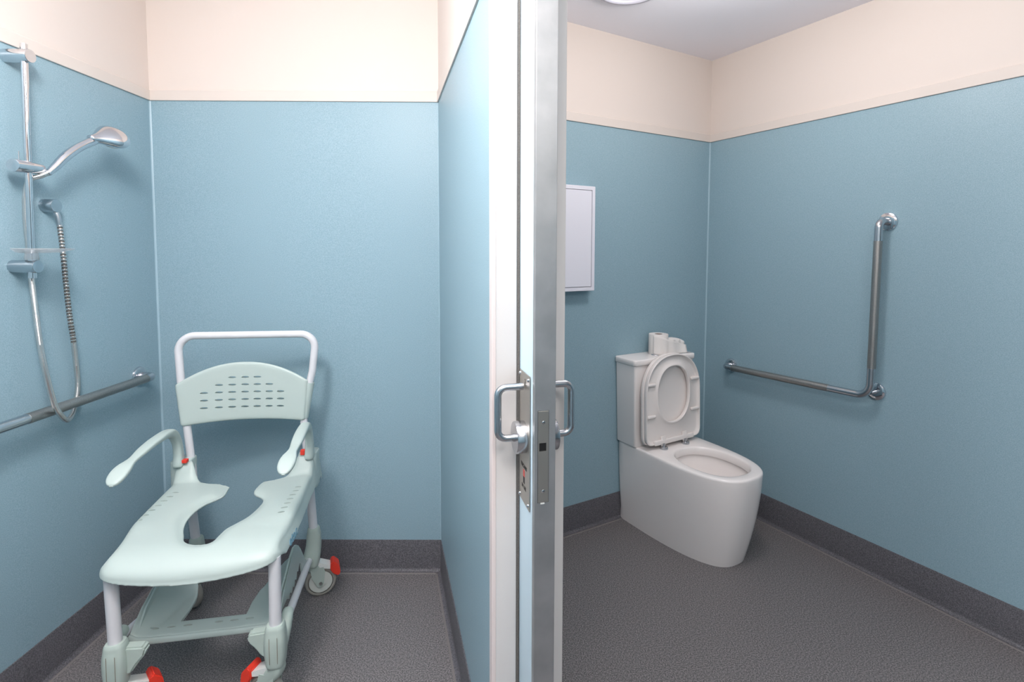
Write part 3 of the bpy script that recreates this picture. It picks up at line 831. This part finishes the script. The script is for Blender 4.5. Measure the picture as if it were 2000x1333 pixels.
G = [[bm.verts.new(seat_surface(-1 + 2 * i / NU, -1 + 2 * j / NV)) for j in range(NV + 1)] for i in range(NU + 1)]
NRM = {}
for i in range(NU + 1):
    for j in range(NV + 1):
        du = G[min(i + 1, NU)][j].co - G[max(i - 1, 0)][j].co; dv = G[i][min(j + 1, NV)].co - G[i][max(j - 1, 0)].co
        N = du.cross(dv); NRM[(i, j)] = N.normalized() if N.length > 1e-10 else Vector((0, 0, 1))
TS = 0.0075
B = [[bm.verts.new(G[i][j].co - NRM[(i, j)] * TS) for j in range(NV + 1)] for i in range(NU + 1)]
for i in range(NU):
    for j in range(NV):
        bm.faces.new((G[i][j], G[i + 1][j], G[i + 1][j + 1], G[i][j + 1]))
        bm.faces.new((B[i][j], B[i][j + 1], B[i + 1][j + 1], B[i + 1][j]))
for i in range(NU):
    bm.faces.new((G[i][0], B[i][0], B[i + 1][0], G[i + 1][0])); bm.faces.new((G[i][NV], G[i + 1][NV], B[i + 1][NV], B[i][NV]))
for j in range(NV):
    bm.faces.new((G[0][j], G[0][j + 1], B[0][j + 1], B[0][j])); bm.faces.new((G[NU][j], B[NU][j], B[NU][j + 1], G[NU][j + 1]))
seat = bm_obj('seat', bm, chair, M['mint'])
# opening: key-shaped hole running out through the back between the two towers
cut = [(p[0], p[1]) for p in catmull([Vector((x, y, 0)) for x, y in HOLE], 5)]
def offs(v): return skew(v) * 0
right_back = [(0.060, 0.181), (0.08, 0.185), (0.102, 0.190), (0.128, 0.204), (0.150, 0.226), (0.163, 0.255), (0.170, 0.30), (0.172, 0.42)]
left_back = [(-0.236, 0.42), (-0.235, 0.30), (-0.226, 0.262), (-0.198, 0.232), (-0.175, 0.212), (-0.145, 0.198), (-0.11, 0.190), (-0.07, 0.184)]
bm = bmesh.new(); prism(bm, cut + right_back + left_back, 0.40, 0.75); boolean(seat, bm, self_hit=True)
remesh(seat, 0.0026, 5)
bm = bmesh.new()
def slot(bm, cx, cy, lx, ly, z0, z1, plane='xy'):
    prism(bm, [(cx + lx / 2 * math.cos(2 * math.pi * k / 12), cy + ly / 2 * math.sin(2 * math.pi * k / 12)) for k in range(12)], z0, z1, plane)
for k in range(7):
    t = k / 6
    slot(bm, -0.244 + 0.022 * t, -0.088 + 0.205 * t, 0.024, 0.0095, 0.50, 0.62)
    slot(bm, 0.204 + 0.008 * t, -0.108 + 0.195 * t, 0.024, 0.0095, 0.50, 0.62)
boolean(seat, bm)
for cx_, hw in ((-0.262, 0.037), (0.209, 0.036)):
    bm = bmesh.new()
    sweep(bm, [(cx_, 0.283, z, 2 * hw * k, 0.082 * k) for z, k in ((0.49, 0.98), (0.53, 1.0), (0.60, 1.0), (0.627, 1.0), (0.6315, 0.97), (0.633, 0.93))], (1, 0, 0), n=5, seg=40, round_caps=False)
    bm_obj('tube_socket', bm, seat, M['mint'], sharp=0.9)
# lettering moulded in the side skirt
lm = Matrix(((0, 0, 1, 0.0), (1, 0, 0, -0.18), (0, 1, 0, 0.512), (0, 0, 0, 1)))
lt = text_obj('side_lettering', 'etac', 0.036, seat, M['logo'], lm, depth=0.0006, shear=0.25, xscale=1.5, bold=0.001)
for v in lt.data.vertices: v.co.x += (0.255 + 0.012 * max(0, min(1, (0.540 - v.co.z) / 0.036))) * seat_w(v.co.y) + skew(v.co.y) + 0.0008

# back tubes and push handle: one bent tube out of the towers
HR = 0.0145
path = fillet([(-0.232, 0.297, 0.50), (-0.242, 0.297, 0.64), (-0.252, 0.297, 0.765), (-0.268, 0.298, 0.94), (-0.276, 0.300, 1.123), (0.243, 0.300, 1.119), (0.226, 0.298, 0.965), (0.186, 0.297, 0.80), (0.196, 0.297, 0.64), (0.206, 0.297, 0.50)],
              [0.2, 0.2, 0.2, 0.062, 0.055, 0.10, 0.08, 0.2], 10)
tube_obj('push_handle', path, HR, chair, M['white_tube'], seg=24)

# perforated backrest wrapped round the tubes
def back_fn(s, t):
    uc = -0.036; x = s
    zt = 0.925 + 0.084 * (1 - abs(x) ** 2.1) + 0.002
    zb = 0.764 + 0.010 * (1 - x * x)
    z = zb + (zt - zb) * (t + 1) / 2
    half = 0.234 + 0.016 * ((z - 0.765) / 0.17) if z < 0.935 else 0.25
    half -= 0.010 * max(0, abs(t) - 0.93) / 0.07 * (1 if t < 0 else 0)
    u = uc + half * x
    v = 0.279 + 0.022 * (1 - x * x) + 0.012 * max(0, abs(x) - 0.96) / 0.04
    return (u, v, z)
bm = bmesh.new()
cols = [-0.183, -0.130, -0.082, -0.034, 0.012, 0.058, 0.102]
for r, (z, ks) in enumerate(((0.829, range(7)), (0.8595, range(7)), (0.890, range(7)), (0.920, range(1, 6)), (0.950, range(2, 5)))):
    for k in ks: slot(bm, cols[k] + 0.001 * r, z + 0.0008 * (3 - k), 0.029, 0.0085, 0.2, 0.4, 'xz')
back = plate('backrest', back_fn, 0.016, 90, 44, chair, M['mint'], p=18, cuts=bm)
# sleeves moulded in the ends of the backrest, hugging the tubes
for a, b in (((-0.2535, 0.299, 0.772), (-0.2665, 0.3, 0.925)), ((0.187, 0.299, 0.772), (0.2135, 0.3, 0.918))):
    tube_obj('tube_sleeve', [a, b], 0.0195, back, M['mint'], seg=24)

# armrests
for sgn, r_u, sp in ((-1, -0.258, 1), (1, 0.222, 1)):
    ux = lambda v: (-0.250 if sgn < 0 else 0.243) + (-0.012 if sgn < 0 else -0.022) * smooth01((v + 0.1) / 0.35)
    st = [(ux(0.24), 0.238, 0.628, 0.036, 0.040), (ux(0.24), 0.242, 0.668, 0.033, 0.036), (ux(0.22), 0.232, 0.718, 0.030, 0.034), (ux(0.19), 0.198, 0.760, 0.033, 0.034), (ux(0.14), 0.145, 0.778, 0.037, 0.030),
          (ux(0.05), 0.05, 0.784, 0.041, 0.022), (ux(-0.03), -0.03, 0.782, 0.038, 0.018), (ux(-0.09), -0.09, 0.776, 0.030, 0.015), (ux(-0.122), -0.122, 0.774, 0.034, 0.015), (ux(-0.15), -0.15, 0.771, 0.046, 0.018), (ux(-0.175), -0.175, 0.765, 0.053, 0.020), (ux(-0.2), -0.2, 0.757, 0.052, 0.020), (ux(-0.218), -0.218, 0.749, 0.043, 0.018), (ux(-0.229), -0.229, 0.743, 0.028, 0.013), (ux(-0.233), -0.233, 0.740, 0.012, 0.007)]
    st = [(a_, b_ if b_ > 0 else b_ * 0.93, c_, d_, e_) for a_, b_, c_, d_, e_ in st]
    ar = sweep_obj('armrest', st, (1, 0, 0), chair, M['mint'], n=3.0)
    cx_ = -0.238 if sgn < 0 else 0.193
    box_obj('release_clip', (cx_ - 0.011, cx_ + 0.009, 0.228, 0.250, 0.632, 0.645) if sgn < 0 else (cx_ - 0.008, cx_ + 0.010, 0.238, 0.258, 0.632, 0.652), ar, M['red'], bev=0.002)

# legs with sockets and braked castors
def caster(x, y, ang, ztop):
    c = empty('castor', (x, y, 0), ang); c.parent = chair
    c.name = 'castor'
    def stl(n, *a, **k): return n
    # the empty is a part; its meshes are the sub-parts
    bm = bmesh.new(); sweep(bm, catmull([(0.0, 0, ztop, 0.046, 0.048), (0.002, 0, ztop - 0.018, 0.048, 0.052), (0.016, 0, ztop - 0.036, 0.046, 0.052), (0.026, 0, ztop - 0.052, 0.044, 0.036)], 5), (0, 1, 0), n=3.2, seg=28)
    for s in (-1, 1):
        prism(bm, [(-0.006, ztop - 0.03), (0.046, ztop - 0.03), (0.052, ztop - 0.05), (0.046, 0.062), (0.040, 0.048), (0.030, 0.044), (0.020, 0.050), (0.0, 0.09)], s * 0.0185, s * 0.0225, 'xz')
    bm_obj('fork', bm, c, M['mint_grey'], sharp=0.7)
    lathe_obj('swivel_ring', [(0.0, ztop + 0.002), (0.024, ztop + 0.002), (0.0255, ztop + 0.0045), (0.024, ztop + 0.007), (0.0, ztop + 0.007)], c, M['grime'], seg=32)
    bm = bmesh.new()
    prism(bm, [(0.0, ztop - 0.006), (0.024, ztop - 0.006), (0.082, ztop - 0.032), (0.082, ztop - 0.046), (0.02, ztop - 0.030), (0.0, ztop - 0.03)], -0.021, 0.021, 'xz')
    bm_obj('brake_arm', bm, c, M['white_plastic'], smooth=False)
    bm = bmesh.new()
    prism(bm, [(0.074, ztop - 0.020), (0.086, ztop - 0.012), (0.108, ztop - 0.034), (0.113, ztop - 0.068), (0.104, ztop - 0.078), (0.084, ztop - 0.066), (0.072, ztop - 0.046)], -0.027, 0.027, 'xz')
    bmesh.ops.bevel(bm, geom=list(bm.edges), offset=0.0035, segments=3, affect='EDGES')
    bm_obj('brake_pedal', bm, c, M['red'], sharp=0.5)
    wx, wz = 0.034, 0.0625
    tb = bmesh.new(); lathe(tb, [(0.050, -0.011), (0.056, -0.0125), (0.061, -0.009), (0.0625, 0.0), (0.061, 0.009), (0.056, 0.0125), (0.050, 0.011), (0.050, -0.011)], 56, 'Y', (wx, 0, wz))
    bm_obj('tyre', tb, c, M['tyre'])
    tb = bmesh.new(); lathe(tb, [(0.0, -0.0135), (0.012, -0.0135), (0.014, -0.0115), (0.030, -0.0112), (0.046, -0.0110), (0.0505, -0.0105), (0.0505, 0.0105), (0.046, 0.0110), (0.030, 0.0112), (0.014, 0.0115), (0.012, 0.0135), (0.0, 0.0135)], 56, 'Y', (wx, 0, wz))
    bm_obj('wheel', tb, c, M['hub'], sharp=0.9)
    lathe_obj('axle_bolt', [(0.0, -0.026), (0.007, -0.026), (0.007, 0.026), (0.0, 0.026)], c, M['steel'], seg=16, axis='Y', origin=(wx, 0, wz))
    return c

LR = 0.0182
for sgn in (-1, 1):
    # front leg: from under the seat down to its socket
    x = -0.216 if sgn < 0 else 0.229
    y = -0.292
    tube_obj('leg', [(x - (0.006 if sgn < 0 else -0.003), y, 0.514), (x, y, 0.255)], LR, chair, M['white_tube'], seg=28)
    bm = bmesh.new()
    sweep(bm, catmull([(x, y, 0.278, 0.058, 0.056), (x, y, 0.25, 0.064, 0.066), (x, y, 0.21, 0.064, 0.066), (x, y, 0.178, 0.058, 0.062)], 5), (1, 0, 0), n=3.0, seg=32)
    # inner web carrying the footrest
    iw = [(x - sgn * 0.02, 0.276), (x - sgn * 0.075, 0.272), (x - sgn * 0.082, 0.262), (x - sgn * 0.078, 0.244), (x - sgn * 0.058, 0.222), (x - sgn * 0.042, 0.196), (x - sgn * 0.02, 0.185)]
    w = bmesh.new(); prism(w, iw, y - 0.008, y + 0.026, 'xz'); bmesh.ops.recalc_face_normals(w, faces=w.faces)
    bmesh.ops.bevel(w, geom=list(w.edges), offset=0.005, segments=2, affect='EDGES')
    me_ = bpy.data.meshes.new('t'); w.to_mesh(me_); w.free(); bm.from_mesh(me_)
    # rear lobe taking the side rail
    sweep(bm, catmull([(x + sgn * 0.014, y + 0.018, 0.205, 0.030, 0.036), (x + sgn * 0.018, y + 0.030, 0.245, 0.038, 0.046), (x + sgn * 0.020, y + 0.052, 0.272, 0.036, 0.044), (x + sgn * 0.019, y + 0.070, 0.280, 0.034, 0.034)], 5), (1, 0, 0), n=2.3, seg=24)
    so = bm_obj('leg_socket', bm, chair, M['mint_grey'], sharp=0.8)
    for dx in (-0.010, 0.013):
        tube_obj('seam_line', [(x + dx, y - 0.0328, 0.268), (x + dx, y - 0.0335, 0.185)], 0.0006, so, M['grime'], seg=8)
    # rear leg and long rear socket
    xr = -0.232 if sgn < 0 else 0.218
    yr = 0.297
    tube_obj('leg', [(xr - (0.022 if sgn < 0 else 0.014), yr, 0.52), (xr - (0.012 if sgn < 0 else 0.008), yr, 0.40), (xr, yr, 0.26)], 0.0172, chair, M['white_tube'], seg=28)
    bm = bmesh.new()
    sweep(bm, catmull([(xr, yr, 0.284, 0.050, 0.050), (xr, yr, 0.262, 0.056, 0.056), (xr - 0.001, yr - 0.004, 0.22, 0.060, 0.060), (xr - 0.006, yr - 0.016, 0.18, 0.066, 0.058), (xr - 0.008, yr - 0.022, 0.155, 0.060, 0.048)], 5), (1, 0, 0), n=2.6, seg=32)
    bm_obj('leg_socket', bm, chair, M['mint_grey'], sharp=0.8)
    # sloping side rail with end pin
    a = Vector((x + sgn * 0.020, y + 0.045, 0.268)); b = Vector((xr + (-0.012 if sgn > 0 else 0.012), yr - 0.038, 0.178))
    tube_obj('side_rail', [a, b], 0.0128, chair, M['white_tube'], seg=24)
    bm = bmesh.new(); tube(bm, [b + Vector((-sgn * 0.075, -0.004, -0.006)), b + Vector((-sgn * 0.03, -0.002, 0.0)), b + Vector((0, 0, 0.0))], [0.0075, 0.010, 0.0145], seg=20)
    tube(bm, [b + Vector((0, -0.012, 0)), b + Vector((0, 0.016, -0.004))], 0.0152, seg=24)
    bm_obj('rail_joint', bm, chair, M['mint_grey'], sharp=0.8)

caster(-0.216, -0.292, math.radians(36), 0.168)
caster(0.229, -0.292, math.radians(158), 0.166)
caster(0.208, 0.290, math.radians(12), 0.160)
caster(-0.236, 0.290, math.radians(150), 0.150)

# slide-in footrest: low plate with scooped side wings
def lin(pts, x):
    for (x0, y0), (x1, y1) in zip(pts, pts[1:]):
        if x <= x1: return y0 + (y1 - y0) * (x - x0) / (x1 - x0)
    return pts[-1][1]
FZ = 0.240
ZTOP = [(-0.215, 0.256), (-0.15, 0.300), (-0.067, 0.333), (0.0, 0.362), (0.03, 0.365), (0.08, 0.34), (0.15, 0.28), (0.2, 0.225), (0.3, 0.2)]
INN = [(0.0, (0.100, -0.150, FZ)), (0.2, (0.096, -0.085, FZ)), (0.4, (0.102, -0.025, FZ)), (0.6, (0.122, 0.035, FZ)), (0.8, (0.158, 0.105, FZ)), (1.0, (0.200, 0.195, 0.228))]
FRO = [(0.0, (0.100, -0.214, FZ)), (0.5, (0.165, -0.214, FZ)), (0.8, (0.206, -0.213, FZ + 0.001)), (0.92, (0.216, -0.212, FZ + 0.006)), (1.0, (0.220, -0.211, FZ + 0.016))]
def vlerp(tab, w):
    for (w0, p0), (w1, p1) in zip(tab, tab[1:]):
        if w <= w1:
            q = (w - w0) / (w1 - w0); q = q
            return Vector(p0).lerp(Vector(p1), q)
    return Vector(tab[-1][1])
def foot_fn(s, t):
    A = abs(s); sg = math.copysign(1, s); tt = (t + 1) / 2
    if A < 0.4:
        x = s / 0.4 * 0.1; return Vector((x, -0.217 + 0.066 * tt + 0.0 * x, FZ))
    w = (A - 0.4) / 0.6
    p = vlerp(FRO, w).lerp(vlerp(INN, w), tt)
    if w > 0.45:
        zt = lin(ZTOP, p.y); k = ((w - 0.45) / 0.55)
        e = k ** 2.2 * math.sin(min(1, max(0, tt) * 1.0 + 0.0) * math.pi) ** 0.0
        p.z += max(0, zt - p.z) * e * (1 if 0.02 < tt < 0.98 else 0.9)
    return Vector((p.x * sg, p.y, p.z))
bm = bmesh.new()
for u in (-0.166, -0.117, -0.068, 0.024, 0.071, 0.118): slot(bm, u, -0.178, 0.027, 0.009, 0.2, 0.28)
foot = plate('footrest', foot_fn, 0.011, 96, 40, chair, M['mint'], p=16, cuts=bm)
# front lip of the footrest plate and the hooked outer wings
sweep_obj('front_lip', [(-0.222, -0.214, 0.243, 0.013, 0.030), (-0.19, -0.217, 0.235, 0.014, 0.022), (-0.1, -0.219, 0.2345, 0.014, 0.020), (0.0, -0.219, 0.2345, 0.014, 0.020), (0.1, -0.219, 0.2345, 0.014, 0.020), (0.19, -0.217, 0.235, 0.014, 0.022), (0.222, -0.214, 0.243, 0.013, 0.030)], (0, 1, 0), foot, M['mint'], n=2.6, smooth_steps=4)
wing = [(-0.205, 0.245), (-0.15, 0.298), (-0.067, 0.332), (-0.02, 0.356), (0.02, 0.366), (0.055, 0.358), (0.09, 0.335), (0.12, 0.305), (0.15, 0.268), (0.175, 0.236), (0.21, 0.205), (0.262, 0.185), (0.275, 0.176), (0.268, 0.165), (0.215, 0.178), (0.185, 0.186), (0.172, 0.150), (0.145, 0.146), (0.135, 0.200), (0.120, 0.245), (0.095, 0.262), (0.078, 0.240), (0.060, 0.250), (0.048, 0.226), (0.028, 0.238), (0.018, 0.216), (-0.004, 0.232), (-0.014, 0.214), (-0.04, 0.232), (-0.05, 0.216), (-0.08, 0.236), (-0.15, 0.236)]
for sgn in (-1, 1):
    bm = bmesh.new(); lo, hi = sorted((sgn * 0.202, sgn * 0.208)); prism(bm, wing, lo, hi, 'yz')
    bm_obj('side_wing', bm, foot, M['mint'], smooth=False)
